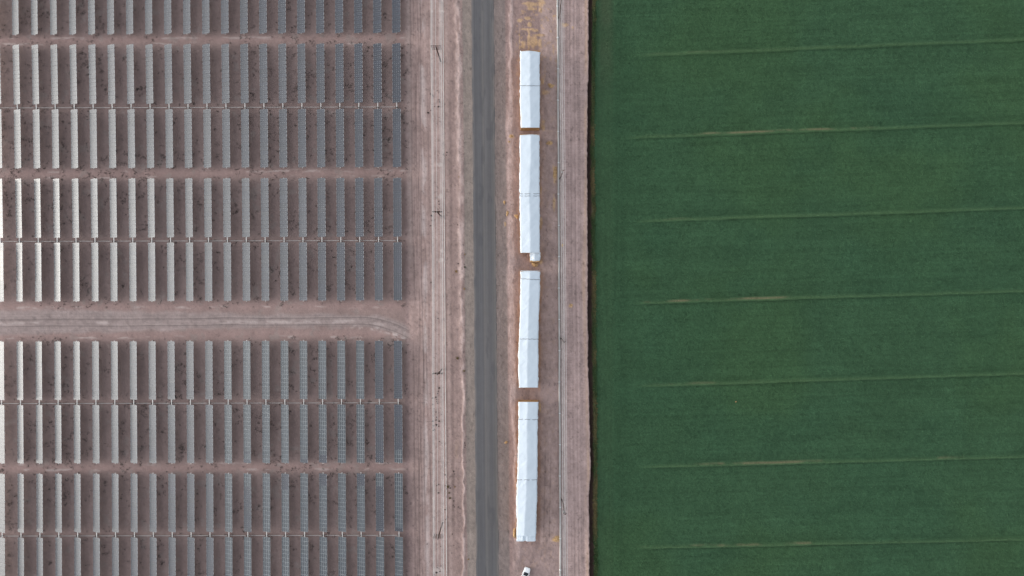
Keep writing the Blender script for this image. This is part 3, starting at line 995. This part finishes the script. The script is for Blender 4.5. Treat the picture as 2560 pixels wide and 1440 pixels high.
# loose hay clumps
def clump_mesh(name, rx, ry, h, seed, m):
    n, k = 18, 7
    r_ = random.Random(seed)
    ph = [r_.uniform(0, 6.28) for _ in range(4)]
    vs, fs = [(0, 0, h)], []
    for i in range(1, k + 1):
        q = i / k
        for j in range(n):
            a = 2 * math.pi * j / n
            e = 1 + 0.22 * math.sin(2 * a + ph[0]) + 0.14 * math.sin(3 * a + ph[1]) + 0.1 * math.sin(7 * a + ph[2]) + r_.uniform(-.06, .06)
            z = h * (1 - q ** 1.6) + r_.uniform(-.08, .08) * h - (0.06 if i == k else 0)
            vs.append((rx * q * e * math.cos(a), ry * q * e * math.sin(a), z))
    for j in range(n): fs.append((0, 1 + j, 1 + (j + 1) % n))
    for i in range(k - 1):
        for j in range(n):
            a, b = 1 + i * n + j, 1 + i * n + (j + 1) % n
            fs.append((a, a + n, b + n, b))
    # straws sticking out
    for _ in range(40):
        a, q = r_.uniform(0, 6.28), r_.uniform(0.3, 1.05)
        x, y, z = rx * q * math.cos(a), ry * q * math.sin(a), h * max(0, 1 - q ** 1.6)
        d = r_.uniform(0, 6.28)
        b0 = len(vs)
        L = r_.uniform(0.15, 0.35)
        vs += [(x, y, z), (x + math.cos(d) * L, y + math.sin(d) * L, z + 0.12), (x + math.cos(d) * L - math.sin(d) * .03, y + math.sin(d) * L + math.cos(d) * .03, z + .1)]
        fs.append((b0, b0 + 1, b0 + 2))
    me = bpy.data.meshes.new(name)
    me.from_pydata(vs, [], fs)
    me.materials.append(m)
    return me


M['loose_hay'] = mat('loose_hay', (0.47, 0.31, 0.165), rough=1.0, spec=0.1, noise=(2.0, 0.7, 1.25), grain=(12, 0.75, 1.25), bumpy=(10, 0.7, 0.06))
for (a, b, ra, rb, h, lab) in [
        (1278, 341, 5.5, 5, .35, 'larger of two loose hay clumps on pale berm between first and second stack'),
        (1273, 354.5, 3, 3.2, .25, 'smaller of two loose hay clumps on pale berm near the stack gap'),
        (1261, 506, 3, 4.2, .3, 'small loose hay clump on the shoulder closest to the asphalt'),
        (1268.5, 533, 3, 8, .3, 'narrow strip of loose hay along the pale berm'),
        (1291, 541, 5, 5, .35, 'loose hay clump fallen beside the paired-strap stack'),
        (1374, 358, 7, 5, .25, 'flat loose hay patch between covered stack and white pipe'),
        (1377, 214, 8, 5.5, .3, 'flat loose hay patch beside the single-strap stack'),
        (1388, 432, 4.5, 18, .25, 'long drift of loose hay lying along the white pipe'),
        (1337, 661, 8.5, 5.5, .7, 'orange hay pile spilled below the small covered stack'),
        (1286, 1334, 4.5, 10.5, .9, 'orange hay heap leaning on the bowed stack beside its flaps'),
        (1392, 1347, 9, 7, .35, 'loose hay pile against the white pipe near the car'),
        (1265, 1106, 3.6, 3.6, .3, 'round straw-coloured clump on bare shoulder beside bowed stack'),
        (1406, 613, 2.8, 3.6, .25, 'small straw clump under wires beside the white pipe'),
        (1428, 763, 3.5, 4, .08, 'small pale straw smear on the tyre-marked strip by the ditch')]:
    o = link('hay_clump', clump_mesh('hay_clump', ra * G, rb * G, h, int(a + b), M['loose_hay']), None, P(a, b, 0))
    tag(o, lab, 'hay', 'loose hay clumps')

# ---------------------------------------------------------------- power lines
def catenary(a, b, sag, n=8):
    return [a.lerp(b, i / n) - Vector((0, 0, sag * 4 * (i / n) * (1 - i / n))) for i in range(n + 1)]


def pole(name, base, h, arms, arm_half, label, group, tilt=(0, 0)):
    root = empty(name, base)
    tag(root, label, 'utility pole', group)
    mb = MB(); mb.tube([(0, 0, -0.2), (tilt[0] * .5, tilt[1] * .5, h * .5), (tilt[0], tilt[1], h)], 0.21, 10, 0, 0.14)
    link('pole_shaft', mb.mesh('pole_shaft', M['pole'], True), root)
    for z in arms:
        k = z / h
        mb = MB(); mb.box((tilt[0] * k, tilt[1] * k + 0.16, z), (arm_half * 2, 0.11, 0.13))
        link('crossarm', mb.mesh('crossarm', M['pole']), root)
        for x in (-arm_half + .08, -arm_half + 0.5, arm_half - 0.5, arm_half - .08):
            mb = MB(); mb.tube([(tilt[0] * k + x, tilt[1] * k + 0.16, z + .06), (tilt[0] * k + x, tilt[1] * k + 0.16, z + .26)], 0.06, 6, 0, 0.03)
            link('insulator', mb.mesh('insulator', M['ceramic']), root)
    return root


LB = [(1101.0, -230), (1102.3, 154.2), (1103.4, 541.4), (1105.4, 923), (1106.0, 1306.6), (1107.5, 1690)]
LH = 13.0
L_ARMS = (12.4, 11.5, 10.6, 9.7)
LN = ['', 'weathered pole with four crossarms, level with the first hay stack', 'weathered pole with four crossarms, level with the paired-strap hay stack',
      'reddish pole with four crossarms, between tyre-track bend and weed cluster', 'tall reddish pole with four crossarms, level with the bowed hay stack', '']
LT = [(0, 0), (-0.15, 0.1), (0.1, 0), (-.1, 0), (0.05, -0.1), (0, 0)]
for i, q in enumerate(LB):
    lab = LN[i] or ('weathered pole carrying the perimeter wires before the first stack' if i == 0 else 'weathered pole carrying the perimeter wires beyond the car')
    pole('utility_pole', P(*q), LH, L_ARMS, 1.4, lab, 'power poles beside the perimeter track', LT[i])
n = 0
for z in L_ARMS:
    for x in (-1.32, -0.9, 0.9, 1.32):
        if abs(x) < 1 and z in (11.5, 9.7): continue
        pts = []
        for i in range(len(LB) - 1):
            a, b = P(*LB[i]), P(*LB[i + 1])
            ta, tb = LT[i], LT[i + 1]
            k = z / LH
            a = a + Vector((x + ta[0] * k, ta[1] * k + .16, z + .26)); b = b + Vector((x + tb[0] * k, tb[1] * k + .16, z + .26))
            pts += catenary(a, b, 0.45)[(1 if i else 0):]
        mb = MB(); mb.tube(pts, 0.024, 5)
        o = link('overhead_wire', mb.mesh('overhead_wire', M['wire'], True))
        tag(o, '%s wire on the %s side of the %s crossarms beside perimeter track' % ('outer' if abs(x) > 1 else 'inner', 'solar' if x < 0 else 'road', {12.4: 'topmost', 11.5: 'second-highest', 10.6: 'third-highest', 9.7: 'lowest'}[z]), 'wire', 'wires on the perimeter power poles')
        n += 1
pts = []
for i in range(len(LB) - 1):
    a, b = P(*LB[i]) + Vector((LT[i][0], LT[i][1], LH)), P(*LB[i + 1]) + Vector((LT[i + 1][0], LT[i + 1][1], LH))
    pts += catenary(a, b, 0.4)[(1 if i else 0):]
mb = MB(); mb.tube(pts, 0.032, 5)
tag(link('overhead_wire', mb.mesh('overhead_wire', M['wire'], True)), 'single middle wire on the tips of the perimeter crossarm poles', 'wire')

RB = [(1394.5, -357), (1397.2, 44.8), (1400.4, 446.3), (1402.6, 846.6), (1405.0, 1248.6), (1407.5, 1650)]
RH = 13.2
RT = [(0, 0), (-.1, 0), (-.1, 0.1), (-.05, 0), (-.1, -.05), (0, 0)]
RN = ['dark pole beside the white pipe, out past the strewn hay', 'dark pole beside the white pipe, level with the strewn hay scraps', 'dark pole beside the white pipe, level with the paired-strap stack',
      'dark pole beside the white pipe, level with the round-ended stack', 'dark pole beside the white pipe, level with the bowed stack', 'dark pole beside the white pipe, past the car']
for i, q in enumerate(RB):
    root = pole('utility_pole', P(*q), RH, (12.6,), 0.62, RN[i], 'power poles beside the white pipe', RT[i])
    if i in (2, 4):
        mb = MB(); mb.tube([(-0.35, 0.05, 10.6), (-0.35, 0.05, 11.4)], 0.2, 10)
        link('transformer', mb.mesh('transformer', M['steel_grey'], True), root)
for x in (-0.54, -0.12, 0.12, 0.54):
    pts = []
    for i in range(len(RB) - 1):
        k = 12.6 / RH
        a, b = P(*RB[i]) + Vector((x + RT[i][0] * k, RT[i][1] * k + .16, 12.86)), P(*RB[i + 1]) + Vector((x + RT[i + 1][0] * k, RT[i + 1][1] * k + .16, 12.86))
        pts += catenary(a, b, 0.5)[(1 if i else 0):]
    mb = MB(); mb.tube(pts, 0.035, 5)
    tag(link('overhead_wire', mb.mesh('overhead_wire', M['wire'], True)), '%s pale wire on the %s side of dark poles by the white pipe' % ('outer' if abs(x) > .3 else 'inner', 'stack' if x < 0 else 'ditch'), 'wire', 'wires on the pipe-side power poles')

# irrigation pipe lying along the poles
pa, pb = P(1393.0, -140, 0), P(1401.6, 1580, 0)
root = empty('irrigation_pipe', pa)
tag(root, 'long pale irrigation pipe lying on soil along the dark poles', 'pipe')
d = (pb - pa)
n = int(d.length / 8.8)
ang = math.atan2(d.y, d.x)
for i in range(n):
    a, b = d * (i / n), d * ((i + 1) / n)
    z = Vector((0, 0, 0.21))
    wv = Vector((0.05 * math.sin(i * 2.1), 0, 0)); wv2 = Vector((0.05 * math.sin((i + 1) * 2.1), 0, 0))
    mb = MB(); mb.tube([a + z + wv, b + z + wv2], 0.24, 12)
    link('pipe_length', mb.mesh('pipe_length', M['pipe'], True), root)
    mb = MB(); mb.tube([b + z + wv2 - d.normalized() * .15, b + z + wv2 + d.normalized() * .15], 0.285, 12)
    link('coupling', mb.mesh('coupling', M['alu'], True), root)

# perimeter fence
fa, fb = P(1107.4, -120), P(1118.4, 1560)
root = empty('wire_fence', fa)
tag(root, 'low strand-wire fence on thin posts between perimeter track and road verge', 'fence')
d = fb - fa
n = int(d.length / 3.0)
mb = MB(); mb.tube([(0, 0, -0.1), (0, 0, 1.75)], 0.035, 6); FP = mb.mesh('fence_post', M['galv'])
for i in range(n + 1):
    link('fence_post', FP, root, d * (i / n))
for z in (0.35, 0.7, 1.05, 1.4, 1.7):
    mb = MB(); mb.tube([d * 0 + Vector((0, 0, z)), d + Vector((0, 0, z))], 0.018 if z < 1.6 else 0.03, 5)
    link('wire_strand', mb.mesh('wire_strand', M['galv']), root)


# ---------------------------------------------------------------- shrubs
def shrub_mesh(name, m, seed, n=110):
    r_ = random.Random(seed)
    vs, fs = [], []
    for _ in range(n):
        a, e = r_.uniform(0, 6.28), r_.uniform(0.0, 1.4)
        q = r_.uniform(0.2, 1.0) * (1 + 0.25 * math.sin(2 * a + seed) + 0.15 * math.sin(5 * a))
        c = Vector((math.cos(a) * math.cos(e) * q, math.sin(a) * math.cos(e) * q, 0.08 + 0.75 * math.sin(e) * q))
        d1 = Vector((r_.gauss(0, 1), r_.gauss(0, 1), r_.gauss(0, .6))).normalized() * r_.uniform(0.14, 0.3)
        d2 = Vector((r_.gauss(0, 1), r_.gauss(0, 1), r_.gauss(0, .6))).normalized() * r_.uniform(0.06, 0.14)
        b = len(vs)
        vs += [c - d1, c + d2, c + d1, c - d2]
        fs.append((b, b + 1, b + 2, b + 3))
    mb = MB()
    mb.add(vs, fs)
    for k in range(5):
        a = k * 1.256
        mb.tube([(0, 0, -0.05), (0.3 * math.cos(a), 0.3 * math.sin(a), 0.3), (0.7 * math.cos(a), .7 * math.sin(a), 0.5)], 0.03, 4, 0, 0.012)
    return mb.mesh(name, m)


SH = {k: [shrub_mesh('shrub_' + k, M['shrub_' + k], s_) for s_ in (1, 2, 3)] for k in ('dark', 'olive', 'tan', 'green')}
A_ = 'small dark shrub in the dense weed cluster between two reddish poles'
B_ = 'small dark shrub under the wires near the first weathered pole'
C_ = 'small dark shrub on the verge patch of olive weeds by the fence'
D_ = 'small dark shrub on the pale windrow beside the asphalt'
E_ = 'small dark shrub in pale scuffed ring under the perimeter wires'
F_ = 'small dark shrub scattered near the second weathered pole'
SHR = [(x, y, r, 'dark', A_) for x, y, r in (
    (1098, 970, 3), (1096, 978, 2.2), (1094, 984, 1.8), (1082, 995, 3), (1090, 993, 3.2), (1092, 999, 2.4), (1092, 1004, 1.8), (1082, 1011, 2.8), (1094, 1008, 2),
    (1085, 1022, 1.8), (1090, 1030, 2.4), (1083, 1040, 2), (1092, 1043, 2.2), (1082, 1053, 2.8), (1090, 1050, 2.6), (1098, 1053, 2.4), (1083, 1064, 3), (1091, 1062, 3.2),
    (1097, 1066, 1.8), (1083, 1076, 3.2), (1087, 1073, 2), (1102, 1020, 1.8), (1106, 1030, 1.6), (1104, 1036, 1.6), (1098, 1104, 1.8), (1105, 1108, 2))]
SHR += [(x, y, r, 'dark', B_) for x, y, r in (
    (1076, 235, 2.2), (1081, 238, 2), (1094, 227, 1.4), (1098, 250, 2.6), (1099, 255, 2.4), (1080, 262, 1.8), (1087, 266, 1.8), (1096, 267, 3), (1077, 276, 1.8), (1070, 282, 3.2), (1098, 294, 1.4), (1100, 304, 2))]
SHR += [(x, y, r, 'dark', C_) for x, y, r in (
    (1134, 1178, 2.6), (1136, 1185, 1.8), (1113, 1187, 2.6), (1097, 1211, 2), (1092, 1214, 2), (1096, 1232, 2.8), (1113, 1214, 2), (1126, 1220, 2), (1134, 1252, 2.4), (1136, 1267, 2), (1133, 1263, 1.6),
    (1146, 1267, 2.2), (1113, 1274, 2.6), (1114, 1299, 1.8), (1131, 1335, 2), (1102, 1366, 1.8), (1068, 1360, 2), (1135, 1363, 1.6), (1105, 1167, 1.5))]
SHR += [(x, y, r, 'olive', 'dark olive shrub on the verge between fence and windrow') for x, y, r in ((1120, 1217, 4), (1123, 1232, 3), (1125, 1245, 4.2))]
SHR += [(x, y, r, 'dark', D_) for x, y, r in ((1147, 363, 2.8), (1147, 389, 1.8), (1158, 612, 2), (1146, 659, 2.4), (1160, 661, 1.8), (1144, 562, 2), (1161, 1107, 2.6), (1163, 1113, 2.2), (1162, 1118, 2))]
SHR += [(x, y, r, 'dark', E_) for x, y, r in ((1091, 1431, 3.6), (1100, 1428, 2.4), (1093, 1419, 1.8), (1103, 1415, 1.6), (1086, 1437, 2))]
SHR += [(x, y, r, 'dark', F_) for x, y, r in ((1117, 381, 2.4), (1109, 387, 2.6), (1116, 388, 2), (1097, 503, 2.2), (1098, 511, 2), (1095, 523, 1.8), (1079, 539, 3.2), (1080, 551, 1.8), (1108, 540, 1.6), (1077, 564, 2), (1100, 520, 1.5), (1078, 706, 2.2), (1095, 796, 2))]
SHR += [(1162, 668, 3.4, 'green', 'green bushy shrub on the windrow just beside the asphalt shoulder'),
        (1141, 678.5, 5, 'tan', 'rounded straw-coloured shrub on the verge facing the small covered stack'),
        (1161, 722, 3.6, 'tan', 'small straw-coloured shrub at the shoulder edge near the green shrub'),
        (1162, 636, 2.4, 'tan', 'tiny straw-coloured shrub on the windrow above the green shrub'),
        (1144, 895.5, 5.2, 'olive', 'broad olive shrub on the verge by the reddish pole'),
        (1160, 927, 4, 'olive', 'compact olive shrub on the pale windrow beside the asphalt'),
        (1147.5, 442, 3.4, 'tan', 'straw-coloured shrub on the windrow across from the paired-strap stack'),
        (1137, 1217, 3.2, 'tan', 'straw-coloured shrub beside sandy verge patch'),
        (1171, 1398, 3.2, 'tan', 'straw-coloured shrub on the gravel shoulder across from the car')]
r_ = random.Random(5)
GRP = {A_: 'weed cluster shrubs', B_: 'shrubs near the first pole', C_: 'shrubs in the verge patch', D_: 'windrow shrubs', E_: 'shrubs in the scuffed ring', F_: 'shrubs near the second pole'}
for i, (x, y, r, k, lab) in enumerate(SHR):
    o = link('shrub', SH[k][i % 3], None, P(x, y, 0), (0, 0, r_.uniform(0, 6.28)))
    s_ = r * G
    o.scale = (s_, s_ * r_.uniform(.85, 1.15), s_ * 1.0)
    tag(o, lab, 'shrub', GRP.get(lab) or ('olive shrubs on the verge' if k == 'olive' else None))


# ---------------------------------------------------------------- car
def build_car():
    fx, fy = 1319.8, 1419.5
    hd = math.atan2(0.945, 0.33)                       # heading in the ground plane (X right, Y up)
    front = P(fx, fy, 0.7)
    L, Wd = 4.75, 1.84
    cx, cy = front.x - math.cos(hd) * L / 2, front.y - math.sin(hd) * L / 2
    root = empty('parked_car', (cx, cy, 0), hd)
    tag(root, 'white car with dark windscreen parked on bare soil past the bowed stack', 'car')

    def section(x, w, zb, zt, crown=0.04):
        pts = []
        for (fy_, fz) in ((-.86, 0), (-.97, .18), (-1, .5), (-.97, .78), (-.9, .93), (-.7, 1.0), (-.35, 1.0), (0, 1.0), (.35, 1.0), (.7, 1.0), (.9, .93), (.97, .78), (1, .5), (.97, .18), (.86, 0)):
            z = zb + (zt - zb) * fz + (crown * (1 - fy_ ** 2) if fz >= 1 else 0)
            pts.append((x, fy_ * w, z))
        return pts
    st = [(-2.37, .62, .42, .86), (-2.32, .78, .32, .95), (-2.15, .87, .25, 1.02), (-1.6, .915, .22, 1.03), (-.6, .92, .22, .98), (.5, .92, .22, .97), (1.0, .92, .22, .96),
          (1.5, .905, .22, .91), (1.95, .87, .24, .82), (2.2, .80, .28, .74), (2.33, .68, .34, .66), (2.37, .52, .4, .58)]
    vs, fs = [], []
    for s_ in st: vs += section(*s_)
    m = 15
    for i in range(len(st) - 1):
        for j in range(m - 1):
            a = i * m + j
            fs.append((a, a + 1, a + m + 1, a + m))
        fs.append((i * m + m - 1, i * m, (i + 1) * m, (i + 1) * m + m - 1))
    fs.append(tuple(range(m - 1, -1, -1)))
    fs.append(tuple((len(st) - 1) * m + j for j in range(m)))
    mb = MB(); mb.add(vs, fs)
    link('body', mb.mesh('body', M['paint'], True), root)
    # roof shell
    mb = MB()
    g = [(-1.95, .66, 1.05), (-1.25, .60, 1.42), (-.4, .62, 1.47), (.25, .60, 1.43), (1.02, .70, 1.0)]
    rf = []
    for (x, w, z) in g[1:4]:
        rf += [(x, -w, z - .05), (x, -w * .8, z), (x, 0, z + .02), (x, w * .8, z), (x, w, z - .05)]
    fs = []
    for i in range(2):
        for j in range(4):
            a = i * 5 + j
            fs.append((a, a + 5, a + 6, a + 1))
    mb.add(rf, fs)
    for i in range(2):                                # roof rails down to the belt line, as pillars
        pass
    link('roof', mb.mesh('roof', M['paint'], True), root)
    for s_ in (-1, 1):
        mb = MB()
        mb.tube([(.25, s_ * .6, 1.38), (.66, s_ * .70, 1.2), (1.05, s_ * .76, .97)], 0.05, 6)
        mb.tube([(-1.25, s_ * .6, 1.37), (-1.65, s_ * .68, 1.22), (-1.98, s_ * .74, 1.03)], 0.06, 6)
        mb.tube([(-.3, s_ * .62, 1.42), (-.3, s_ * .8, .97)], 0.04, 6)
        link('pillar', mb.mesh('pillar', M['paint'], True), root)
    wv = []
    for (x, w, z) in ((.25, .58, 1.42), (.66, .67, 1.22), (1.08, .74, .985)):
        wv += [(x - .05, -w, z - .03), (x, -w * .5, z), (x + .03, 0, z + .01), (x, w * .5, z), (x - .05, w, z - .03)]
    fs = [(i * 5 + j, i * 5 + j + 5, i * 5 + j + 6, i * 5 + j + 1) for i in range(2) for j in range(4)]
    mb = MB(); mb.add(wv, fs)
    link('windscreen', mb.mesh('windscreen', M['cglass'], True), root)
    rv = []
    for (x, w, z) in ((-1.25, .58, 1.41), (-1.65, .65, 1.24), (-2.0, .7, 1.03)):
        rv += [(x, -w, z - .03), (x, 0, z), (x, w, z - .03)]
    mb = MB(); mb.add(rv, [(i * 3 + j, i * 3 + j + 1, i * 3 + j + 4, i * 3 + j + 3) for i in range(2) for j in range(2)])
    link('rear_window', mb.mesh('rear_window', M['cglass'], True), root)
    for s_ in (-1, 1):
        mb = MB()
        mb.add([(1.0, s_ * .80, .97), (.25, s_ * .6, 1.39), (-.28, s_ * .62, 1.42), (-.28, s_ * .82, .98)], [(0, 1, 2, 3)])
        link('side_window', mb.mesh('side_window', M['cglass']), root)
        mb = MB()
        mb.add([(-.32, s_ * .82, .98), (-.32, s_ * .62, 1.42), (-1.2, s_ * .6, 1.37), (-1.9, s_ * .78, 1.03)], [(0, 1, 2, 3)])
        link('side_window', mb.mesh('side_window', M['cglass']), root)
        mb = MB(); mb.box((.78, s_ * 1.0, 1.0), (.14, .2, .14), 0, 0, .8)
        link('mirror', mb.mesh('mirror', M['paint']), root)
        mb = MB(); mb.box((2.13, s_ * .6, .745), (.28, .32, .09), 0, -s_ * .35, .7)
        link('headlight', mb.mesh('headlight', M['lamp']), root)
        mb = MB(); mb.box((-2.28, s_ * .66, .88), (.16, .3, .14), 0, 0, .9)
        link('tail_light', mb.mesh('tail_light', M['red']), root)
        for x in (-1.42, 1.42):
            mb = MB(); mb.tube([(x, s_ * .72, .33), (x, s_ * .93, .33)], 0.33, 20)
            wh = link('wheel', mb.mesh('wheel', M['tyre'], False), root)
            mb = MB(); mb.tube([(x, s_ * .925, .33), (x, s_ * .945, .33)], 0.21, 14)
            link('rim', mb.mesh('rim', M['alu']), wh)
    mb = MB(); mb.box((2.34, 0, .5), (.06, .8, .16))
    link('grille', mb.mesh('grille', M['dark']), root)


build_car()

# small pale litter lying in the crop
mb = MB(); mb.box((0, 0, 0.12), (0.42, 0.32, 0.24), 0, 0.3, 0.75); mb.box((0.1, 0.05, 0.27), (0.2, 0.18, 0.1), 0, 0.7, 0.6)
tag(link('litter_bag', mb.mesh('litter_bag', M['shrub_tan']), None, P(1839, 1004, 0) + Vector((0, 0, 0.1))), 'small pale bag lying alone in the green crop', 'litter')
